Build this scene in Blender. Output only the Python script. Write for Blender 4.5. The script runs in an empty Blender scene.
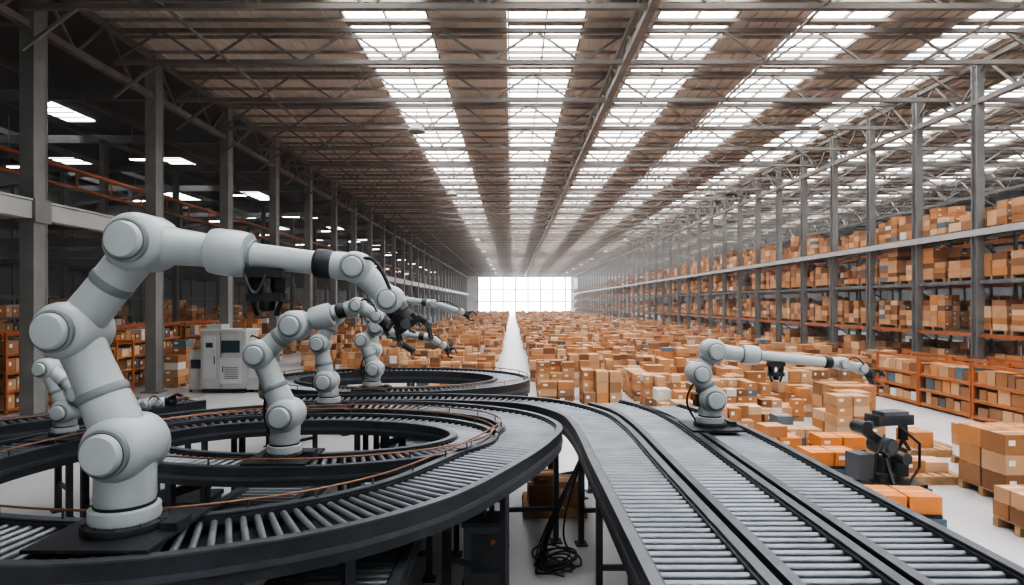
import bpy, math, random
from mathutils import Vector, Matrix
random.seed(7)
S=bpy.context.scene
try:
    S.view_settings.view_transform='AgX'
    S.view_settings.look='AgX - High Contrast'
    S.view_settings.exposure=0.68
except Exception as e: print(e)

# ---------------- materials ----------------
def mat(name,col,rough=0.5,metal=0.0,var=0.12,scale=6.0,bump=0.0,emit=None,island=None,spec=0.5):
    m=bpy.data.materials.new(name); m.use_nodes=True
    nt=m.node_tree; b=nt.nodes['Principled BSDF']
    b.inputs['Roughness'].default_value=rough; b.inputs['Metallic'].default_value=metal
    b.inputs['Specular IOR Level'].default_value=spec
    tc=nt.nodes.new('ShaderNodeTexCoord'); no=nt.nodes.new('ShaderNodeTexNoise')
    no.inputs['Scale'].default_value=scale; no.inputs['Detail'].default_value=5
    nt.links.new(tc.outputs['Object'],no.inputs['Vector'])
    mr=nt.nodes.new('ShaderNodeMapRange'); mr.inputs['To Min'].default_value=1-var; mr.inputs['To Max'].default_value=1+var
    mr.inputs['From Min'].default_value=0.3; mr.inputs['From Max'].default_value=0.7
    nt.links.new(no.outputs['Fac'],mr.inputs['Value'])
    mx=nt.nodes.new('ShaderNodeVectorMath'); mx.operation='SCALE'
    if island:
        g=nt.nodes.new('ShaderNodeNewGeometry'); r=nt.nodes.new('ShaderNodeValToRGB')
        r.color_ramp.interpolation='CONSTANT'
        n=len(island)
        while len(r.color_ramp.elements)<n: r.color_ramp.elements.new(0.5)
        for i,c in enumerate(island):
            r.color_ramp.elements[i].position=i/n; r.color_ramp.elements[i].color=(*c,1)
        nt.links.new(g.outputs['Random Per Island'],r.inputs['Fac'])
        nt.links.new(r.outputs['Color'],mx.inputs[0])
    else:
        mx.inputs[0].default_value=col
    nt.links.new(mr.outputs['Result'],mx.inputs['Scale'])
    nt.links.new(mx.outputs['Vector'],b.inputs['Base Color'])
    if bump>0:
        bp=nt.nodes.new('ShaderNodeBump'); bp.inputs['Strength'].default_value=bump; bp.inputs['Distance'].default_value=0.02
        nt.links.new(no.outputs['Fac'],bp.inputs['Height']); nt.links.new(bp.outputs['Normal'],b.inputs['Normal'])
    if emit:
        b.inputs['Emission Color'].default_value=(*emit[0],1); b.inputs['Emission Strength'].default_value=emit[1]
    return m
M={}
M['paint']=mat('robot_paint',(0.38,0.41,0.415),0.30,0,0.05,4)
M['paint2']=mat('robot_cap',(0.19,0.21,0.22),0.38,0,0.05,4)
M['dark']=mat('dark_steel',(0.035,0.037,0.042),0.42,0.3,0.25,5)
M['black']=mat('black_rubber',(0.012,0.012,0.014),0.5,0,0.2,8)
M['roller']=mat('roller_steel',(0.205,0.22,0.24),0.36,0.6,0.18,3)
M['rail']=mat('rail_alloy',(0.11,0.12,0.132),0.35,0.6,0.15,5)
M['guide']=mat('guide_rail',(0.24,0.12,0.07),0.4,0.4,0.15,5)
M['frame']=mat('frame_paint',(0.045,0.05,0.058),0.42,0.3,0.2,4)
M['floor']=mat('concrete',(0.52,0.52,0.52),0.28,0,0.12,0.35,0.02)
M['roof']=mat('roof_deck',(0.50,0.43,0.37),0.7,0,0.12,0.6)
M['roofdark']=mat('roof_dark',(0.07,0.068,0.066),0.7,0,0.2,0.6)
M['steel']=mat('structural_steel',(0.175,0.155,0.14),0.55,0.0,0.15,1.5)
M['sidesteel']=mat('side_steel',(0.12,0.117,0.114),0.55,0.0,0.15,1.5)
M['column']=mat('column_paint',(0.20,0.198,0.192),0.5,0.0,0.15,1.2)
M['purlin']=mat('purlin_steel',(0.26,0.22,0.19),0.6,0.0,0.1,1.5)
M['beam']=mat('beam_light',(0.40,0.405,0.40),0.5,0,0.1,1)
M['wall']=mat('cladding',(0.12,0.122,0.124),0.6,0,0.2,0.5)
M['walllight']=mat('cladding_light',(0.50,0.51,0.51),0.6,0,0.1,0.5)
M['orange']=mat('orange_paint',(0.40,0.12,0.035),0.5,0,0.15,3)
M['rackblue']=mat('rack_upright',(0.14,0.155,0.17),0.5,0.1,0.2,3)
M['wood']=mat('pallet_wood',(0.40,0.24,0.125),0.8,0,0.3,5)
cols=[(0.46,0.225,0.095),(0.54,0.29,0.14),(0.34,0.155,0.062),(0.50,0.29,0.16),(0.54,0.235,0.085),(0.22,0.10,0.045),(0.64,0.43,0.27),(0.43,0.195,0.08),(0.30,0.15,0.075),(0.56,0.33,0.18)]
M['carton']=mat('cardboard',(0.5,0.3,0.15),0.75,0,0.07,3,island=cols)
M['goods']=mat('mixed_goods',(0.5,0.3,0.15),0.6,0,0.07,3,island=[(0.6,0.6,0.59),(0.10,0.11,0.13),(0.12,0.17,0.21),(0.7,0.67,0.62)])
M['tape']=mat('packing_tape',(0.62,0.40,0.22),0.3,0,0.05,8)
M['label']=mat('paper_label',(0.75,0.74,0.70),0.6,0,0.05,8)
M['bright']=mat('bright_orange_carton',(0.66,0.22,0.05),0.6,0,0.08,4)
M['sky']=mat('skylight_polycarbonate',(0.8,0.85,0.87),0.5,0,0.05,2,emit=((0.96,0.98,1.0),4.8))
M['lamp']=mat('lamp_diffuser',(0.9,0.9,0.9),0.5,0,0.02,2,emit=((1,0.97,0.92),9))
M['cabinet']=mat('cabinet_paint',(0.42,0.43,0.41),0.45,0,0.08,3)
M['screen']=mat('screen_glass',(0.03,0.05,0.07),0.15,0,0.1,3)
M['blue']=mat('blue_grey_plastic',(0.08,0.12,0.16),0.4,0,0.1,3)
M['box']=mat('control_box_paint',(0.08,0.086,0.095),0.4,0.1,0.1,3)

# ---------------- mesh builder ----------------
class MB:
    def __init__(s): s.v=[];s.f=[];s.m=[];s.sm=[];s.names=[]
    def mi(s,k):
        if k not in s.names: s.names.append(k)
        return s.names.index(k)
    def quadbox(s,P,k):
        o=len(s.v); s.v+=P; i=s.mi(k)
        for q in ((0,3,2,1),(4,5,6,7),(0,1,5,4),(1,2,6,5),(2,3,7,6),(3,0,4,7)):
            s.f.append(tuple(o+a for a in q)); s.m.append(i); s.sm.append(False)
    def box(s,x,y,z,sx,sy,sz,k,rot=0.0):
        c,n=math.cos(rot),math.sin(rot); P=[]
        for dz in (-sz/2,sz/2):
            for dx,dy in ((-sx/2,-sy/2),(sx/2,-sy/2),(sx/2,sy/2),(-sx/2,sy/2)):
                P.append((x+dx*c-dy*n,y+dx*n+dy*c,z+dz))
        s.quadbox(P,k)
    def beam(s,A,B,w,h,k):
        A=Vector(A);B=Vector(B);d=(B-A).normalized()
        up=Vector((0,0,1)) if abs(d.z)<0.95 else Vector((0,1,0))
        r=d.cross(up).normalized()*w/2; u=r.cross(d).normalized()*h/2
        P=[tuple(p) for p in (A-r-u,A+r-u,B+r-u,B-r-u,A-r+u,A+r+u,B+r+u,B-r+u)]
        s.quadbox(P,k)
    def lathe(s,A,d,prof,k,seg=24,cap=True):
        A=Vector(A);d=Vector(d).normalized()
        up=Vector((0,0,1)) if abs(d.z)<0.9 else Vector((0,1,0))
        r=d.cross(up).normalized(); u=r.cross(d).normalized()
        o=len(s.v); i=s.mi(k)
        for (t,rad) in prof:
            for j in range(seg):
                a=2*math.pi*j/seg
                s.v.append(tuple(A+d*t+(r*math.cos(a)+u*math.sin(a))*rad))
        for p in range(len(prof)-1):
            for j in range(seg):
                j2=(j+1)%seg
                s.f.append((o+p*seg+j,o+(p+1)*seg+j,o+(p+1)*seg+j2,o+p*seg+j2)); s.m.append(i); s.sm.append(True)
        if cap:
            s.f.append(tuple(o+j for j in range(seg))); s.m.append(i); s.sm.append(True)
            s.f.append(tuple(o+(len(prof)-1)*seg+j for j in reversed(range(seg)))); s.m.append(i); s.sm.append(True)
    def tube(s,pts,r,k,seg=8):
        for a,b in zip(pts[:-1],pts[1:]):
            a=Vector(a);b=Vector(b);L=(b-a).length
            if L>1e-5: s.lathe(a,b-a,[(-r*0.3,r),(L+r*0.3,r)],k,seg)
    def obj(s,name,parent=None):
        me=bpy.data.meshes.new(name); me.from_pydata(s.v,[],s.f)
        for k in s.names: me.materials.append(M[k])
        me.polygons.foreach_set('material_index',s.m); me.polygons.foreach_set('use_smooth',s.sm)
        me.update()
        try: me.set_sharp_from_angle(angle=math.radians(38))
        except Exception as e: pass
        ob=bpy.data.objects.new(name,me); S.collection.objects.link(ob)
        if parent: ob.parent=parent
        return ob
def catmull(pts,closed,n=24):
    out=[];N=len(pts)
    rng=range(N) if closed else range(N-1)
    for i in rng:
        g=(lambda k:pts[k%N]) if closed else (lambda k:pts[max(0,min(N-1,k))])
        p0,p1,p2,p3=[Vector((*g(i+k),0)) for k in (-1,0,1,2)]
        for j in range(n):
            t=j/n
            out.append(0.5*((2*p1)+(p2-p0)*t+(2*p0-5*p1+4*p2-p3)*t*t+(3*p1-p0-3*p2+p3)*t**3))
    if closed: out.append(out[0].copy())
    else: out.append(Vector((*pts[-1],0)))
    return out
def resample(path,step):
    L=[0]
    for a,b in zip(path[:-1],path[1:]): L.append(L[-1]+(b-a).length)
    n=max(2,round(L[-1]/step)); out=[];i=0
    for k in range(n+1):
        d=L[-1]*k/n
        while i<len(L)-2 and L[i+1]<d: i+=1
        t=(d-L[i])/max(1e-9,L[i+1]-L[i]); out.append(path[i].lerp(path[i+1],t))
    return out
def tangents(p,closed):
    T=[];n=len(p)
    for i in range(n):
        a=p[i-1] if i>0 else (p[-2] if closed else p[0])
        b=p[i+1] if i<n-1 else (p[1] if closed else p[-1])
        T.append((b-a).normalized())
    return T
def sweep(mb,p,T,off,w,z0,z1,k):
    o=len(mb.v);i=mb.mi(k)
    for q,t in zip(p,T):
        n=Vector((t.y,-t.x,0))
        a=q+n*(off-w/2);b=q+n*(off+w/2)
        mb.v+=[(a.x,a.y,z0),(b.x,b.y,z0),(b.x,b.y,z1),(a.x,a.y,z1)]
    for j in range(len(p)-1):
        for c in range(4):
            c2=(c+1)%4
            mb.f.append((o+j*4+c,o+j*4+c2,o+(j+1)*4+c2,o+(j+1)*4+c)); mb.m.append(i); mb.sm.append(False)
    for e in (0,len(p)-1):
        mb.f.append(tuple(o+e*4+c for c in range(4))); mb.m.append(i); mb.sm.append(False)
def conveyor(name,pts,w,z,closed=False,pitch=0.105,guide=None,legs=1.7,depth=0.2,mid=False):
    mb=MB()
    path=catmull(pts,closed)
    p=resample(path,0.15 if closed or len(pts)>2 else 0.6); T=tangents(p,closed)
    for sgn in (-1,1):
        sweep(mb,p,T,sgn*(w/2-0.02),0.04,z-depth,z+0.02,'frame')
        sweep(mb,p,T,sgn*(w/2-0.03),0.075,z+0.0201,z+0.034,'rail')
        sweep(mb,p,T,sgn*(w/2+0.006),0.012,z-depth*0.62,z-depth*0.42,'rail')
        sweep(mb,p,T,sgn*(w/2-0.075),0.03,z-0.05,z+0.012,'dark')
    if mid: sweep(mb,p,T,0,0.045,z-0.08,z+0.03,'frame')
    sweep(mb,p,T,0,w-0.09,z-0.11,z-0.095,'black')  # added dark sheet under the rollers, stands in for shade in the gaps
    q=resample(path,pitch); TQ=tangents(q,closed)
    if closed: q=q[:-1]
    for a,t in zip(q,TQ):
        n=Vector((t.y,-t.x,0))
        A=a-n*(w/2-0.06); mb.lathe((A.x,A.y,z-0.028),n,[(0,0.026),(w-0.12,0.026)],'roller',10,False)
    if legs:
        g=resample(path,legs); TG=tangents(g,closed)
        if closed: g=g[:-1]
        for a,t in zip(g,TG):
            n=Vector((t.y,-t.x,0)); ang=math.atan2(t.y,t.x)
            for sg in (-1,1):
                c=a+n*sg*(w/2-0.07)
                mb.box(c.x,c.y,(z-0.12)/2,0.08,0.06,z-0.12,'frame',ang)
                mb.box(c.x,c.y,0.01,0.16,0.14,0.02,'frame',ang)
            A=a-n*(w/2-0.07);B=a+n*(w/2-0.07)
            mb.beam((A.x,A.y,z-0.28),(B.x,B.y,z-0.28),0.05,0.08,'frame')
            mb.beam((A.x,A.y,z*0.3),(B.x,B.y,z*0.3),0.04,0.05,'frame')
    if guide:
        for off,k in guide:
            pp=[]
            for a,t in zip(p,T):
                n=Vector((t.y,-t.x,0)); c=a+n*off; pp.append((c.x,c.y,z+0.10))
            mb.tube(pp,0.009,k,6)
            for c in pp[::4]: mb.beam((c[0],c[1],z+0.0),(c[0],c[1],z+0.10),0.014,0.014,'rail')
    return mb.obj(name)

# ---------------- room shell ----------------
Y0,Y1=-14.0,170.0; XL,XR=-12.0,16.0; ZR=11.4
def slab(name,x0,x1,y0,y1,z0,z1,k):
    mb=MB(); mb.box((x0+x1)/2,(y0+y1)/2,(z0+z1)/2,x1-x0,y1-y0,z1-z0,k); return mb.obj(name)
slab('floor',-30,36,Y0,Y1,-0.2,0,'floor')
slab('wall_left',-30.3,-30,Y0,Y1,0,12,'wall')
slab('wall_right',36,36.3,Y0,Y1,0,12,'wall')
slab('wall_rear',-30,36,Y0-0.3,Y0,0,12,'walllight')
strips=[(-5.0,-2.45),(-0.15,2.2),(4.25,6.65),(8.65,11.1),(13.4,15.7),(18.6,21.0),(23.6,26.0),(28.6,31.0)]
mb=MB(); x=-12.4
for a,b in strips:
    mb.box((x+a)/2,(Y0+Y1)/2,ZR+0.1,a-x,Y1-Y0,0.2,'roof'); x=b
mb.box((x+36)/2,(Y0+Y1)/2,ZR+0.1,36-x,Y1-Y0,0.2,'roof')
x=-12.2
while x<36:
    if not any(a-0.1<x<b+0.1 for a,b in strips): mb.box(x,(Y0+Y1)/2,ZR-0.03,0.07,Y1-Y0,0.06,'roof')
    x+=0.42
mb.obj('ceiling')
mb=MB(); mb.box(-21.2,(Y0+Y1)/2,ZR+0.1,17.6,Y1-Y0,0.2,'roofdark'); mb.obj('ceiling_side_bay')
for a,b in strips:
    mb=MB(); c=(a+b)/2
    mb.box(c,(Y0+Y1)/2,ZR+0.14,b-a-0.02,Y1-Y0-0.4,0.04,'sky')
    for xx in (a+0.04,c,b-0.04): mb.box(xx,(Y0+Y1)/2,ZR+0.06,0.05,Y1-Y0-0.4,0.1,'steel')
    y=Y0+0.4
    while y<Y1-.3:
        mb.box(c,y,ZR+0.07,b-a-0.02,0.045,0.08,'steel'); y+=0.88
    for y in [Y0+1+3.53*i for i in range(52)]: mb.box(c,y,ZR+0.02,b-a-0.02,0.36,0.06,'purlin')
    mb.obj('skylight')
mb=MB()
for i in range(14):
    y=16+i*11
    for X in (-20,-26):
        mb.box(X,y,ZR-0.02,1.6,3.6,0.04,'sky')
        for k in range(6): mb.box(X,y-1.8+k*0.72,ZR-0.06,1.7,0.06,0.06,'steel')
mb.obj('skylight_side_bay')
mb=MB()
y=Y0+0.5
while y<Y1:
    mb.box(11.8,y,ZR-0.1,48.2,0.06,0.1,'purlin'); y+=1.18
mb.obj('ceiling_purlins')
mb=MB(); i=0
ty=[1.2+3.53*k for k in range(-4,48)]
for y in ty:
    near=y<75
    zb,zt=10.25,ZR-0.2
    mb.box((XL+36)/2,y,zb,36-XL,0.14,0.13,'steel'); mb.box((XL+36)/2,y,zt,36-XL,0.12,0.12,'steel')
    n=34 if near else 17; w=(36-XL)/n
    for k in range(n):
        x0=XL+k*w
        a,b=(zb,zt) if k%2==0 else (zt,zb)
        mb.beam((x0,y,a),(x0+w,y,b),0.06,0.06,'steel')
    mb.beam((XL,y,9.2),(XL+1.4,y,zb),0.07,0.07,'steel')
for X,z0,z1 in ((XL,9.9,11.2),(XR,9.9,11.2),(3.4,10.2,10.9),(30,9.9,11.2)):
    mb.box(X,(Y0+Y1)/2,z0,0.2,Y1-Y0,0.18,'steel'); mb.box(X,(Y0+Y1)/2,z1,0.18,Y1-Y0,0.16,'steel')
    y=Y0;k=0
    while y<Y1-1.3:
        a,b=(z0,z1) if k%2==0 else (z1,z0)
        mb.beam((X,y,a),(X,y+1.3,b),0.07,0.07,'steel'); y+=1.3;k+=1
for X in (-8.5,7.6,12.3,20): mb.box(X,(Y0+Y1)/2,10.25,0.06,Y1-Y0,0.06,'steel')
mb.obj('roof_trusses')
mb=MB()
for k in range(28):
    y=4+k*5.9
    mb.box(-21,y,10.2,18,0.25,0.35,'sidesteel'); mb.beam((-30,y,8.8),(-21,y,10.1),0.12,0.12,'sidesteel')
    for x in (-18,-24): mb.box(x,y,5.1,0.25,0.25,10.2,'sidesteel')
for X in (-16,-19,-22.5,-26): mb.box(X,(Y0+Y1)/2,10.6,0.18,Y1-Y0,0.25,'sidesteel')
for z in (3.4,5.4,6.6,7.6,8.4): mb.box(-29.8,(Y0+Y1)/2,z,0.15,Y1-Y0,0.12,'steel')
for k in range(70): mb.box(-29.8,Y0+2+k*2.6,5,0.1,0.1,10,'steel')
mb.obj('side_bay_frame')
mb=MB()
mb.box(-16,(Y0+Y1)/2,7.85,0.22,Y1-Y0,0.10,'orange'); mb.box(-16,(Y0+Y1)/2,7.2,0.18,Y1-Y0,0.07,'orange')
for k in range(90): mb.box(-16,Y0+1+k*2.0,7.5,0.06,0.06,0.66,'orange')
mb.obj('crane_rail')
for side in (0,1):
    X=XL if side==0 else XR
    ys=[15.7+5.3*k for k in range(-5,30)] if side==0 else [18.3+3.2*k for k in range(-9,48)]
    mb=MB()
    for y in ys:
        if y<Y0+1 or y>Y1-1: continue
        w=0.42 if side==0 else 0.26
        if side==0:
            mb.box(X,y,5.6,0.06,w,11.2,'column')
            for s in (-1,1): mb.box(X,y+s*w/2,5.6,0.36,0.05,11.2,'column'); mb.box(X+s*0.14,y,5.6,0.05,w,11.2,'column')
            mb.box(X,y,0.03,0.6,0.6,0.06,'column')
            mb.box(X,y,5.3,0.5,0.55,0.6,'column')
        else:
            mb.box(X,y,5.6,0.07,w,11.2,'column')
            for s in (-1,1): mb.box(X,y+s*w/2,5.6,0.26,0.04,11.2,'column')
            mb.box(X,y,0.03,0.45,0.45,0.06,'column')
    mb.obj('steel_columns')
mb=MB(); mb.box(XL,(Y0+Y1)/2,5.3,0.34,Y1-Y0,0.42,'beam'); mb.box(XL-0.1,(Y0+Y1)/2,5.55,0.6,Y1-Y0,0.05,'beam')
for k in range(30): mb.box(-21,7+k*5.3,5.2,18,0.2,0.3,'sidesteel')
mb.obj('mezzanine_edge_beam')
wx0,wx1,wz=-9.2,17.9,10.1
mb=MB()
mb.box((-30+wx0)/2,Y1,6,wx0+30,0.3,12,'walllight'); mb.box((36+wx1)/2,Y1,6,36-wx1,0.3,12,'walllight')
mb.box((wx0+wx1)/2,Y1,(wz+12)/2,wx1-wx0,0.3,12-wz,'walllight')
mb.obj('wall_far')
mb=MB(); n=8
for k in range(n+1): mb.box(wx0+(wx1-wx0)*k/n,Y1-0.1,wz/2,0.28,0.25,wz,'column')
for z in (0.3,3.4,6.6,wz): mb.box((wx0+wx1)/2,Y1-0.1,z,wx1-wx0,0.25,0.24,'column')
mb.obj('window_1')

# ---------------- lamps ----------------
mb=MB()
for k in range(9):
    y=22+k*14
    for x in (-3.6,11.9):
        mb.beam((x,y+1.6,10.2),(x,y+1.6,9.75),0.03,0.03,'steel')
        mb.lathe((x,y+1.6,9.45),(0,0,1),[(0,0.34),(0.05,0.34),(0.22,0.16),(0.3,0.12)],'beam',16)
        mb.lathe((x,y+1.6,9.44),(0,0,1),[(0,0.28),(0.02,0.28)],'column',16)
mb.obj('high_bay_lamps')
mb=MB()
for k in range(13):
    y=17+k*8.5
    for x,z in ((-15,8.9),(-20,8.6),(-26,8.4)):
        mb.box(x,y,z,1.1,0.26,0.1,'column'); mb.box(x,y,z-0.06,1.04,0.2,0.03,'lamp')
        for s in (-.5,.5): mb.box(x+s,y,(z+10.6)/2,0.02,0.02,10.6-z,'steel')
mb.obj('tube_lamps')

# ---------------- cartons & pallets ----------------
def pallet(mb,x,y,z,w,d,near):
    if near:
        for k in range(6): mb.box(x-w/2+w*(k+0.5)/6,y,z+0.13,w/6*0.78,d,0.025,'wood')
        for k in (-1,0,1):
            mb.box(x,y+k*(d/2-0.06),z+0.075,w,0.09,0.085,'wood')
            mb.box(x,y+k*(d/2-0.06),z+0.016,w,0.1,0.03,'wood')
    else:
        mb.box(x,y,z+0.13,w,d,0.03,'wood')
        for k in (-1,1): mb.box(x,y+k*(d/2-0.06),z+0.055,w,0.1,0.11,'wood')
def carton(mb,x,y,z,sx,sy,sz,rot,near,k='carton'):
    mb.box(x,y,z+sz/2,sx,sy,sz,k,rot)
    if near:
        mb.box(x,y,z+sz+0.001,sx*1.003,0.06,0.004,'tape',rot)
        c,n=math.cos(rot),math.sin(rot)
        ox,oy=-sx*0.2,-sy/2-0.001
        if random.random()<0.6: mb.box(x+ox*c-oy*n,y+ox*n+oy*c,z+sz*0.6,sx*0.28,0.003,sz*0.28,'label',rot)
def stack(mb,x,y,z,w,d,hmax,near,lod=0,fill=0.9,pal=True,rows=None):
    if pal: pallet(mb,x,y,z,w,d,near); z+=0.146
    nx,ny=random.choice([(2,2),(3,2),(3,3),(4,3)]) if lod==0 else (2,1)
    cw,cd=w/nx,d/ny; ch=random.choice([0.17,0.2,0.25,0.3])
    full=max(1,int(hmax/ch))
    for i in range(nx):
        for j in range(ny):
            h=full if random.random()<fill*0.6 else max(0,full-random.choice([1,1,2,3]))
            for l in range(max(h,1)):
                k='carton' if random.random()<0.96 else 'goods'
                carton(mb,x-w/2+cw*(i+0.5)+random.uniform(-.01,.01),y-d/2+cd*(j+0.5)+random.uniform(-.01,.01),z+l*ch,
                   cw*random.uniform(.9,.97),cd*random.uniform(.9,.97),ch*0.985,random.uniform(-.04,.04),near,k)
mb=MB()
def field(mb,xs,ya,yb,step=1.5):
    y=ya
    while y<yb:
        for x in xs:
            if random.random()<0.05: continue
            lod=0 if y<60 else 1
            stack(mb,x+random.uniform(-.08,.08),y+random.uniform(-.1,.1),0,random.uniform(.95,1.15),random.uniform(.9,1.15),random.uniform(0.4,1.15),y<22,lod)
        y+=step if y<60 else step*1.25
field(mb,[1.35,2.65],18.3,162)
field(mb,[4.3,5.6,6.9],13.0,20,1.65)
field(mb,[8.1],15.2,20,1.65)
field(mb,[4.3,5.6,7.3,8.6],20.6,162)
field(mb,[10.3,11.6,13.2,14.4],21.5,162)
field(mb,[-1.2,-2.5],20.5,162)
field(mb,[-4.1,-5.4,-7.0,-8.3],27,162)
mb.obj('cartons_on_pallets')

mb=MB(); mc=MB()
LV=[0.12,1.95,3.78,5.46]
for y in [18.3+3.2*k for k in range(-3,46)]:
    for xx in (16.0,17.3,18.9,20.2):
        if xx>17.5 and y>80: continue
        mb.box(xx,y,3.2,0.09,0.09,6.4,'rackblue')
    z=0.3;s=0
    while z<6.0 and y<60:
        a,b=(16.0,17.3) if s%2==0 else (17.3,16.0)
        mb.beam((a,y,z),(b,y,z+0.8),0.04,0.04,'rackblue'); z+=0.8;s+=1
ya,yb=8.7,162.3
for z in LV:
    for xx in (16.0,17.3): mb.box(xx,(ya+yb)/2,z-0.06,0.07,yb-ya,0.13,'beam' if z>5 else ('orange' if z<3 else 'rackblue'))
    mb.box(16.65,(ya+yb)/2,z-0.01,1.3,yb-ya,0.03,'rackblue')
    for xx in (18.9,20.2): mb.box(xx,45,z-0.06,0.07,72,0.12,'orange')
    mb.box(19.55,45,z-0.01,1.3,72,0.03,'rackblue')
    y=ya+0.7
    while y<yb:
        if random.random()<0.97: stack(mc,16.66,y,z+0.01,1.15,1.3,random.uniform(0.75,1.4),y<26,0 if y<60 else 1)
        if y<80 and random.random()<0.92: stack(mc,19.55,y,z+0.01,1.15,1.3,random.uniform(0.7,1.35),False,0)
        y+=1.45
mb.box(15.85,(ya+yb)/2,5.40,0.12,yb-ya,0.22,'beam')
rk=mb.obj('pallet_racking'); mc.obj('cartons_on_racking')

def shelf(name,x,y,w,d,h,levels,frame,rot=0,fillh=0.3):
    mb=MB()
    for sx in (-1,1):
        for sy in (-1,1): mb.box(sx*w/2,sy*d/2,h/2,0.06,0.06,h,frame)
    for k in range(levels):
        z=0.12+k*(h-0.2)/(levels-0.0)
        for sy in (-1,1): mb.box(0,sy*d/2,z-0.03,w,0.05,0.07,frame)
        mb.box(0,0,z,w,d,0.03,'wood')
        xx=-w/2+0.1
        while xx<w/2-0.3:
            cw=random.uniform(.22,.42); hh=random.uniform(0.5,0.85)*(h-0.2)/levels
            cw=min(cw,w/2-0.05-xx)
            for yy in (-d/4,d/4): carton(mb,xx+cw/2,yy,z+0.016,cw*0.93,d*0.43,hh,random.uniform(-.03,.03),True,'carton' if random.random()<.9 else 'goods')
            xx+=cw+0.01
    for sy in (-1,1): mb.box(0,sy*d/2,h-0.04,w,0.05,0.08,frame)
    o=mb.obj(name); o.location=(x,y,0); o.rotation_euler=(0,0,rot); return o
for k in range(3): shelf('orange_shelving_unit',12.3,15.0+k*2.1,2.0,1.0,1.45,3,'orange',math.pi/2)
for k in range(3): shelf('orange_shelving_unit',14.2,12.8+k*2.1,2.0,1.0,1.45,3,'orange',math.pi/2)
for k in range(8): shelf('orange_shelving_unit',-14.0-(k%2)*0.1,13.2+k*2.3,2.1,0.9,2.2 if k!=3 else 1.9,4,'orange',math.pi/2)
for k in range(5): shelf('storage_shelving_unit',-17.2,16+k*2.6,2.3,0.9,3.2,5,'rackblue',math.pi/2)
shelf('orange_shelving_unit',-12.5,19.0,1.5,0.8,1.85,4,'orange',0)
shelf('orange_shelving_unit',-15.5,17.6,1.6,0.8,2.1,4,'orange',0)
mb=MB()
stack(mb,-12.3,22.6,0,1.1,1.1,1.6,True); stack(mb,-14.1,33.2,0,1.2,1.2,2.0,True); stack(mb,-12.3,26.8,0,1.2,1.2,1.8,True)
for k in range(9):
    stack(mb,-13.6+random.uniform(-.3,.3),35+k*2.3,0,1.2,1.2,random.uniform(1.0,2.2),False)
    stack(mb,-15.8+random.uniform(-.3,.3),31+k*2.3,0,1.2,1.2,random.uniform(1.2,2.6),False)
    stack(mb,-10.8,36+k*3,0,1.2,1.2,random.uniform(0.8,1.6),False)
stack(mb,-11.1,27.5,0,1.2,1.2,1.5,False); stack(mb,-9.5,30.5,0,1.2,1.2,1.3,False)
for k in range(30):
    stack(mb,-20+random.uniform(-.3,.3),20+k*2.0,0,1.2,1.2,random.uniform(1.0,3.0),False)
    stack(mb,-22.5+random.uniform(-.3,.3),22+k*2.0,0,1.2,1.2,random.uniform(1.0,3.4),False)
mb.obj('cartons_on_pallets')
mb=MB()
random.seed(21)
for (x,y,w,d,h) in ((7.85,9.75,1.1,1.0,1.0),(7.0,8.05,1.0,0.85,0.42),(8.9,11.3,1.2,1.1,0.75)):
    stack(mb,x,y,0,w,d,h,True,0,1.3)
pallet(mb,6.95,10.75,0,1.1,0.9,True); carton(mb,6.72,10.75,.146,.42,.5,.2,0.1,True); carton(mb,7.2,10.8,.146,.38,.45,.16,-0.1,True)
pallet(mb,8.3,12.6,0,1.1,0.9,True); carton(mb,8.1,12.6,.146,.42,.5,.3,0.1,True)
mb.obj('cartons_on_pallets')
mb=MB(); pallet(mb,0.60,9.1,0,0.9,0.8,True)
carton(mb,0.42,8.95,0.146,0.38,0.4,0.3,0.05,True); carton(mb,0.82,9.0,0.146,0.36,0.4,0.34,-0.05,True); carton(mb,0.46,9.0,0.446,0.3,0.35,0.12,0.1,True)
mb.obj('cartons_on_pallet')

# ---------------- conveyors ----------------
ZC=1.4
conveyor('straight_roller_conveyor',[(1.14,1.0),(1.14,3.5),(1.14,6.0),(1.14,8.0),(0.98,9.1),(0.35,10.05),(-0.9,10.45),(-2.4,10.45),(-3.9,10.3)],0.72,ZC,depth=0.24)
conveyor('straight_roller_conveyor',[(1.90,1.0),(1.90,3.5),(1.90,6.0),(1.90,8.2),(1.78,9.3),(1.5,10.0)],0.66,ZC,depth=0.24)
conveyor('straight_roller_conveyor',[(2.66,1.0),(2.66,3.0),(2.66,5.5),(2.66,7.4),(2.55,8.6),(2.3,9.7)],0.72,ZC,depth=0.24)
loop1=[(-3.0,4.15),(-1.75,4.5),(-0.9,5.2),(-0.35,6.2),(0.08,7.3),(0.22,8.15),(-0.25,9.0),(-1.5,9.6),(-3.0,9.5),(-4.4,8.8),(-5.3,7.4),(-5.5,5.9),(-4.7,4.6)]
conveyor('curved_roller_conveyor',loop1,0.80,ZC,True,0.105,guide=[(-0.37,'guide')],depth=0.22,mid=False)
ell=lambda cx,cy,a,b,n=14:[(cx+a*math.cos(2*math.pi*k/n),cy+b*math.sin(2*math.pi*k/n)) for k in range(n)]
conveyor('curved_roller_conveyor',ell(-2.45,7.45,2.0,1.2),0.56,ZC,True,0.10,guide=[(0.24,'guide')],depth=0.16)
conveyor('curved_roller_conveyor',ell(-2.4,13.1,2.4,1.75),0.75,ZC,True,0.11,guide=[(0.33,'guide')],depth=0.25)
conveyor('curved_roller_conveyor',[(-11,6.0),(-8.5,7.0),(-6.9,8.1),(-6.0,9.3),(-5.2,10.3)],0.7,ZC,False,0.11,guide=[(0.3,'guide')])
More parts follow.
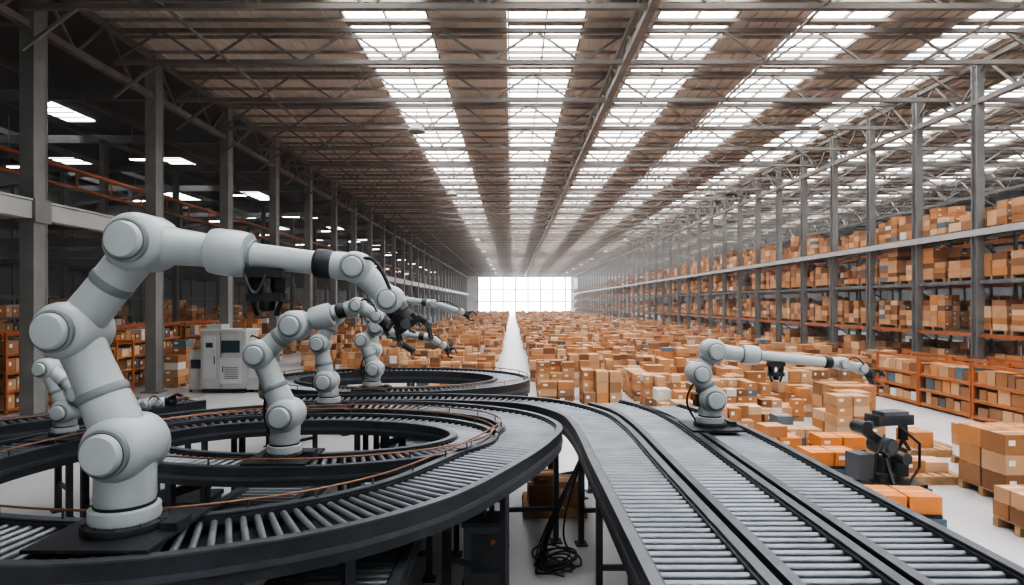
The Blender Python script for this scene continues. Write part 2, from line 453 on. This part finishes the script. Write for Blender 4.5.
conveyor('low_roller_conveyor',[(-1.30,1.5),(-1.30,10.3)],0.95,0.95,legs=1.9,depth=0.16)
conveyor('low_roller_conveyor',[(-2.6,1.5),(-2.6,8.3)],0.8,0.95,legs=1.9,depth=0.16)

# ---------------- robots ----------------
def housing(mb,P,r,depth,front=True):
    x,y,z=P
    h=depth
    prof=[(-h,r*0.70),(-h+0.02*r/0.2,r*0.86),(-h*0.80,r*0.96),(-h*0.6,r),(h*0.6,r),(h*0.80,r*0.96),(h-0.02*r/0.2,r*0.86),(h,r*0.70)]
    mb.lathe(P,(0,1,0),prof,'paint',36)
    for s in (-1,1):
        mb.lathe((x,y+s*h*0.985,z),(0,s,0),[(0,r*0.74),(0.028*r/0.2,r*0.74),(0.034*r/0.2,r*0.70)],'paint2',36)
        mb.lathe((x,y+s*h*0.985,z),(0,s,0),[(0,r*0.655),(0.036*r/0.2,r*0.655)],'dark',36)
        mb.lathe((x,y+s*h*0.985,z),(0,s,0),[(0,r*0.63),(0.05*r/0.2,r*0.63),(0.075*r/0.2,r*0.55),(0.08*r/0.2,r*0.3)],'paint',36)
def link(mb,A,B,ra,rb,k='paint',seg=32):
    A=Vector(A);B=Vector(B);L=(B-A).length
    mb.lathe(A,B-A,[(0,ra*0.9),(L*0.15,ra),(L*0.35,ra*0.97),(L*0.5,(ra+rb)/2*0.95),(L*0.7,rb*0.97),(L*0.85,rb),(L,rb*0.9)],k,seg)
def gripper(mb,P,d,s):
    P=Vector(P);d=Vector(d).normalized(); side=Vector((0,1,0)); n=d.cross(side).normalized()
    mb.lathe(P,d,[(0,0.07*s),(0.05*s,0.085*s),(0.10*s,0.085*s),(0.11*s,0.06*s)],'black',20)
    Q=P+d*0.10*s
    mb.beam(Q-n*0.09*s,Q+n*0.09*s,0.12*s,0.07*s,'black')
    for sg in (-1,1):
        for yo in (-0.04,0.04):
            a=Q+n*sg*0.085*s+side*yo*s; b=a+d*0.09*s+n*sg*0.035*s; c=b+d*0.10*s-n*sg*0.045*s
            mb.beam(a,b,0.022*s,0.035*s,'black'); mb.beam(b,c,0.020*s,0.028*s,'dark')
            mb.lathe(b-side*0.018*s,side,[(0,0.022*s),(0.036*s,0.022*s)],'rail',10)
    mb.lathe(Q-side*0.09*s,side,[(0,0.035*s),(0.18*s,0.035*s)],'rail',14)
def robot(name,bx,by,bz,sh,el,top,blk,wr,hd,tip,f,hang=True):
    mb=MB(); Y=0.0
    R=dict(sh=.225*f,el=.20*f,top=.205*f,blk=.165*f,fo=.095*f,wr=.112*f)
    V=lambda p:(p[0],Y,p[1])
    mb.box(0,0,0.012,0.80*min(1,f*1.05),0.84 if f>0.9 else 0.66,0.024,'dark')
    mb.box(0.36*f,0,0.05,0.12*f,0.2*f,0.06,'dark')
    mb.lathe((0,0,0.024),(0,0,1),[(0,.27*f),(.03*f,.275*f),(.05*f,.27*f),(.06*f,.235*f)],'dark',36)
    zt=sh[1]
    mb.lathe((0,0,0.024+.06*f),(0,0,1),[(0,.225*f),(.02*f,.232*f),(.09*f,.228*f),(.10*f,.19*f),(.13*f,.19*f)],'paint',36)
    mb.lathe((0,0,0.024+.15*f),(0,0,1),[(0,.19*f),(.02*f,.2*f),(.03*f,.2*f)],'dark',36)
    a=0.024+.18*f
    if zt>a: mb.lathe((0,0,a),(sh[0],0,zt-a),[(0,.19*f),(.04*f,.20*f),((zt-a)*.6,.195*f),(zt-a,.19*f)],'paint',36)
    for k in range(10):
        an=k*math.pi/5; mb.lathe((.25*f*math.cos(an),.25*f*math.sin(an),.024+.05*f),(0,0,1),[(0,.014*f),(.02*f,.014*f)],'rail',6)
    housing(mb,V(sh),R['sh'],.235*f); housing(mb,V(el),R['el'],.205*f); housing(mb,V(top),R['top'],.20*f)
    link(mb,V(sh),V(el),.175*f,.155*f); link(mb,V(el),V(top),.15*f,.15*f)
    for A,B,t,r in ((sh,el,.42,.168*f),(el,top,.5,.147*f)):
        A=Vector(V(A));B=Vector(V(B));d=B-A; P=A+d*t
        mb.lathe(P,d,[(0,r),(.012*f,r*1.03),(.05*f,r*1.03),(.062*f,r)],'paint2',32)
    A=Vector(V(top));B=Vector(V(blk));d=(B-A);L=d.length
    mb.lathe(A,d,[(0,.15*f),(L*.55,.125*f),(L-.14*f,.115*f)],'paint',32)
    dn=d.normalized(); C=Vector(V(wr)); e=(C-B); eL=e.length
    en=e.normalized()
    mb.lathe(B-en*.15*f,e,[(0,.12*f),(.01*f,.158*f),(.05*f,.165*f),(.2*f,.165*f),(.27*f,.155*f),(.28*f,.10*f)],'paint',36)
    mb.lathe(B-en*.155*f,e,[(0,.135*f),(.012*f,.15*f)],'paint2',32)
    mb.lathe(B+en*.10*f,e,[(0,.098*f),(.05*f,.105*f),(.07*f,.09*f),(max(.08*f,eL-.35*f),.082*f)],'paint',32)
    mb.lathe(B+en*.14*f,e,[(0,.11*f),(.02*f,.11*f)],'paint2',32)
    mb.lathe(B+en*(eL-.30*f),e,[(0,.088*f),(.02*f,.104*f),(.11*f,.104*f),(.13*f,.09*f)],'dark',32)
    mb.lathe(B+en*(eL-.20*f),e,[(0,.085*f),(.05*f,.10*f),(.2*f,.10*f)],'paint',32)
    housing(mb,V(wr),R['wr'],.12*f)
    D=Vector(V(hd)); link(mb,V(wr),D,.092*f,.085*f)
    housing(mb,V(hd),.098*f,.105*f)
    g=Vector(V(tip))-D
    mb.lathe(D,g,[(0,.08*f),(.12*f,.08*f),(.13*f,.07*f)],'dark',24)
    gripper(mb,D+g.normalized()*.11*f,g,f)
    E=Vector(V(el));Tn=Vector(V(top))
    pts=[]
    for k in range(13):
        t=k/12; p=C.lerp(D,t)+Vector((0.03*f,-.10*f,0.11*f*math.sin(math.pi*t)+.04*f)); pts.append(tuple(p))
    mb.tube(pts,.012*f,'black',8)
    pts=[]
    S0=Vector(V(sh))
    for k in range(17):
        t=k/16; p=Vector((-.2*f,.2*f,.1*f)).lerp(S0+(E-S0)*.6+Vector((-.05,.24*f,0)),t)+Vector((-.14*f*math.sin(math.pi*t),0,0)); pts.append(tuple(p))
    mb.tube(pts,.018*f,'black',8)
    mb.box(sh[0]-R['sh']*1.02,.02,sh[1]-.02,.09*f,.18*f,.2*f,'dark'); mb.box(sh[0]-R['sh']*1.15,.02,sh[1]+.02,.05*f,.1*f,.1*f,'orange')
    if hang:
        P=B.lerp(C,.28)-Vector((0,0,.085*f))
        x,z=P.x,P.z
        mb.box(x,0,z-.03*f,.26*f,.16*f,.06*f,'dark')
        for dx in (-.08,.08): mb.lathe((x+dx*f,0,z-.03*f),(0,0,-1),[(0,.05*f),(.1*f,.055*f),(.13*f,.045*f),(.17*f,.05*f)],'black',18)
        mb.box(x,0,z-.20*f,.24*f,.14*f,.06*f,'dark')
        mb.lathe((x,0,z-.2*f),(0,0,-1),[(0,.06*f),(.09*f,.05*f),(.10*f,.03*f)],'black',18)
        for dx in (-.11,.11): mb.beam((x+dx*f,0,z-.2*f),(x+dx*.6*f,0,z-.33*f),.03*f,.03*f,'black')
        pts=[(x-.12*f+.24*f*k/10*(.6),-.1*f,z-.05*f-.12*f*math.sin(math.pi*k/10)) for k in range(11)]
        mb.tube(pts,.011*f,'rail',8)
    o=mb.obj(name); o.location=(bx,by,bz); return o
ZB=ZC+0.034
robot('industrial_robot_arm',-2.67,4.32,ZB,(.01,.58),(-.35,1.38),(.13,1.98),(.74,1.91),(1.60,1.81),(1.83,1.59),(1.95,1.42),.97)
robot('industrial_robot_arm',-2.30,6.33,ZB,(.02,.44),(-.24,1.05),(.11,1.34),(.386,1.43),(.74,1.54),(.94,1.43),(1.15,1.26),.74,False)
robot('industrial_robot_arm',-2.78,9.5,ZB,(-.03,.38),(-.13,.95),(.08,1.38),(.356,1.47),(.85,1.49),(1.13,1.36),(1.38,1.13),.76,False)
robot('industrial_robot_arm',-2.55,11.4,ZB,(.05,.36),(-.17,.88),(.09,1.12),(.4,1.05),(1.07,.93),(1.29,.79),(1.5,.62),.72,False)
robot('industrial_robot_arm',-3.3,14.75,ZB,(.02,.45),(0,1.25),(.12,1.67),(.58,1.67),(1.44,1.55),(2.1,1.35),(2.5,1.2),.9,False)
robot('industrial_robot_arm',-5.25,7.35,ZB,(.03,.30),(-.2,.8),(.2,.5),(.5,.40),(.98,.38),(1.14,.40),(1.3,.42),.6,False)
robot('industrial_robot_arm',2.50,7.9,ZB,(.01,.36),(-.15,.68),(.03,.96),(.51,.91),(1.66,.80),(1.9,.74),(2.15,.60),.74,True)

# ---------------- control cabinets ----------------
mb=MB()
mb.box(0,0,1.1,1.5,1.0,1.9,'cabinet'); mb.box(0,0,0.08,1.4,0.9,0.16,'dark')
mb.box(-1.0,0.1,0.75,0.5,0.8,1.3,'cabinet'); mb.box(1.05,0,.7,.6,.8,1.2,'cabinet')
for x in (-1.22,-.8,1.3,.82):
    for y in (-.2,.35): mb.lathe((x,y,0),(0,0,1),[(0,.05),(.12,.05)],'black',12)
mb.box(0.25,-.51,1.55,.6,.02,.4,'screen'); mb.box(-.45,-.51,1.2,.4,.02,1.4,'walllight'); mb.box(.25,-.51,.75,.7,.02,.85,'walllight')
mb.box(-.45,-.525,1.6,.22,.02,.16,'screen'); mb.box(-.28,-.53,1.1,.025,.03,.25,'dark'); mb.box(.0,-.53,.8,.025,.03,.2,'dark')
mb.box(-1.0,-.31,.95,.34,.02,.3,'screen'); mb.box(1.05,-.41,.8,.45,.02,.6,'walllight'); mb.box(-.08,-.505,1.1,.015,.02,1.8,'dark')
for k in range(6): mb.box(.28,-.525,.5+.07*k,.45,.01,.02,'dark')
mb.box(0,0,2.09,1.6,1.1,.07,'walllight'); mb.lathe((.5,0,2.12),(0,0,1),[(0,.04),(.3,.04)],'orange',12)
mb.box(-.4,0,2.2,.5,.6,.16,'cabinet')
mb.lathe((1.05,-.1,1.3),(0,0,1),[(0,.16),(.1,.18),(.2,.1)],'dark',16); mb.tube([(1.05,-.1,1.45),(1.05,-.1,1.8),(.8,-.1,1.9),(.7,-.1,1.8)],.03,'dark')
o=mb.obj('control_cabinet'); o.location=(-9.6,21.3,0)
mb=MB(); mb.box(0,0,.34,.42,.35,.62,'box'); mb.box(0,0,.67,.46,.39,.05,'frame'); mb.box(0.02,-.18,.37,.3,.015,.4,'frame')
mb.lathe((0.1,-.19,.5),(0,-1,0),[(0,.025),(.03,.025)],'orange',12); mb.box(0,0,.015,.46,.39,.03,'black')
mb.tube([(0,0,.7),(0,0,.85),(.05,0,1.0),(.05,0,1.15)],.025,'black')
o=mb.obj('motor_control_box'); o.location=(-.30,6.75,0)
mb=MB(); mb.box(0,0,.35,.7,.5,.66,'box'); mb.box(0,0,.7,.74,.54,.05,'dark'); mb.box(0,-.26,.4,.5,.01,.4,'dark'); mb.box(0,0,.01,.66,.46,.02,'dark')
o=mb.obj('motor_control_box'); o.location=(-3.9,7.4,0)
mb=MB()
for q in range(8):
    pts=[]; ph=random.uniform(0,6); R0=random.uniform(.16,.30); cx=.50+random.uniform(-.08,.08); cy=7.1+random.uniform(-.2,.2)
    p0=Vector((cx+R0*math.cos(ph),cy+R0*math.sin(ph)*.9,.03))
    for k in range(22):
        u=k/21; a=Vector((.84,7.3+.03*q,1.2)); b=p0
        pts.append(tuple(a.lerp(b,u)+Vector((-.12*math.sin(u*3.1)*(1+q*.15),0,-.35*math.sin(u*3.14)*(.4+q*.1)))))
    for k in range(60):
        t=k/59; a=ph+t*(7+q*.4); rr=R0*(1-.25*t)
        pts.append((cx+rr*math.cos(a),cy+rr*math.sin(a)*.9,.03+.08*abs(math.sin(a*.75+q))*min(1,t*8)))
    pts=[(p[0],p[1],max(.02,p[2])) for p in pts]
    mb.tube(pts,.011,'black',8)
mb.obj('cable_bundle')

# ---------------- mobile picking robot right ----------------
def agv(name,x,y,top):
    mb=MB()
    mb.box(0,0,.17,.85,.62,.18,'blue'); mb.box(0,0,.28,.78,.56,.05,'dark'); mb.box(0,0,.12,.89,.5,.06,'black')
    for sx in (-.3,.3):
        for sy in (-.27,.27): mb.lathe((sx,sy-.03,.09),(0,1,0),[(0,.09),(.06,.09)],'black',18)
    mb.box(-.25,-.315,.18,.1,.01,.05,'lamp')
    if top=='arm':
        mb.lathe((.0,0,.3),(0,0,1),[(0,.16),(.1,.14),(.12,.1),(.3,.09)],'dark',20)
        for a in range(3):
            an=a*2.1+.4; mb.beam((.3*math.cos(an),.22*math.sin(an),.3),(0,0,.72),.035,.035,'dark')
        mb.lathe((0,-.14,.74),(0,1,0),[(0,.11),(.28,.11)],'box',22)
        mb.lathe((0,-.15,.74),(0,-1,0),[(0,.07),(.02,.07)],'rail',22)
        mb.beam((0,0,.74),(-.3,0,.98),.1,.09,'dark'); mb.lathe((-.3,-.1,.98),(0,1,0),[(0,.08),(.2,.08)],'dark',20)
        mb.beam((-.3,0,.98),(.22,0,1.06),.08,.08,'blue'); mb.box(.1,0,1.06,.5,.24,.12,'dark'); mb.box(.1,-.02,1.14,.35,.2,.05,'rail')
        mb.box(-.28,.05,.5,.2,.25,.3,'box'); mb.box(.27,.08,.45,.18,.22,.22,'frame'); mb.lathe((.18,-.2,.6),(0,1,0),[(0,.07),(.2,.07)],'rail',16)
        mb.lathe((.3,0,1.0),(0,0,-1),[(0,.05),(.2,.06)],'black',16)
        mb.beam((.3,0,.8),(.4,0,.66),.03,.03,'black'); mb.beam((.3,0,.8),(.22,0,.66),.03,.03,'black')
        mb.tube([(.1,-.15,1.0),(.3,-.25,.8),(.35,-.2,.5),(.2,-.2,.32)],.015,'black'); mb.tube([(-.1,-.15,.9),(-.3,-.25,.7),(-.3,-.2,.35)],.012,'black')
    else:
        z=.305
        for (dx,w,h) in ((-.22,.38,.22),(.2,.4,.22)):
            carton(mb,dx,0,z,w,.5,h,random.uniform(-.05,.05),True,'bright')
        if top=='two': carton(mb,-.05,0,z+.226,.4,.4,.2,.1,True)
    o=mb.obj(name); o.location=(x,y,0); return o
a_=agv('mobile_picking_robot',5.5,9.3,'arm'); a_.rotation_euler=(0,0,.2); a_.scale=(1.2,1.2,1.2)
agv('carton_transport_cart',5.1,8.25,'one').rotation_euler=(0,0,-.1)
agv('carton_transport_cart',5.35,10.6,'one')
agv('carton_transport_cart',4.9,11.7,'two')
agv('carton_transport_cart',6.1,11.75,'one')

# ---------------- dusty air in the hall ----------------
hz=bpy.data.materials.new('hall_air'); hz.use_nodes=True; nt=hz.node_tree
nt.nodes.remove(nt.nodes['Principled BSDF'])
vs=nt.nodes.new('ShaderNodeVolumeScatter'); vs.inputs['Density'].default_value=0.0014; vs.inputs['Color'].default_value=(0.95,0.97,1,1)
nt.links.new(vs.outputs[0],nt.nodes['Material Output'].inputs['Volume'])
M['air']=hz
mb=MB(); mb.box(2,(Y0+Y1)/2,5.65,60,Y1-Y0-1,11.2,'air'); mb.obj('hall_air')

# ---------------- world / camera ----------------
w=bpy.data.worlds.new('World'); S.world=w; w.use_nodes=True
bg=w.node_tree.nodes['Background']; bg.inputs[0].default_value=(0.93,0.96,1.0,1); bg.inputs[1].default_value=5.0
cd=bpy.data.cameras.new('camera'); cd.lens=22; cd.sensor_width=36; cd.shift_y=0.01025; cd.clip_end=500; cd.clip_start=0.05
co=bpy.data.objects.new('camera',cd); S.collection.objects.link(co)
co.location=(0,0,3.0); co.rotation_euler=(math.pi/2,0,0); S.camera=co
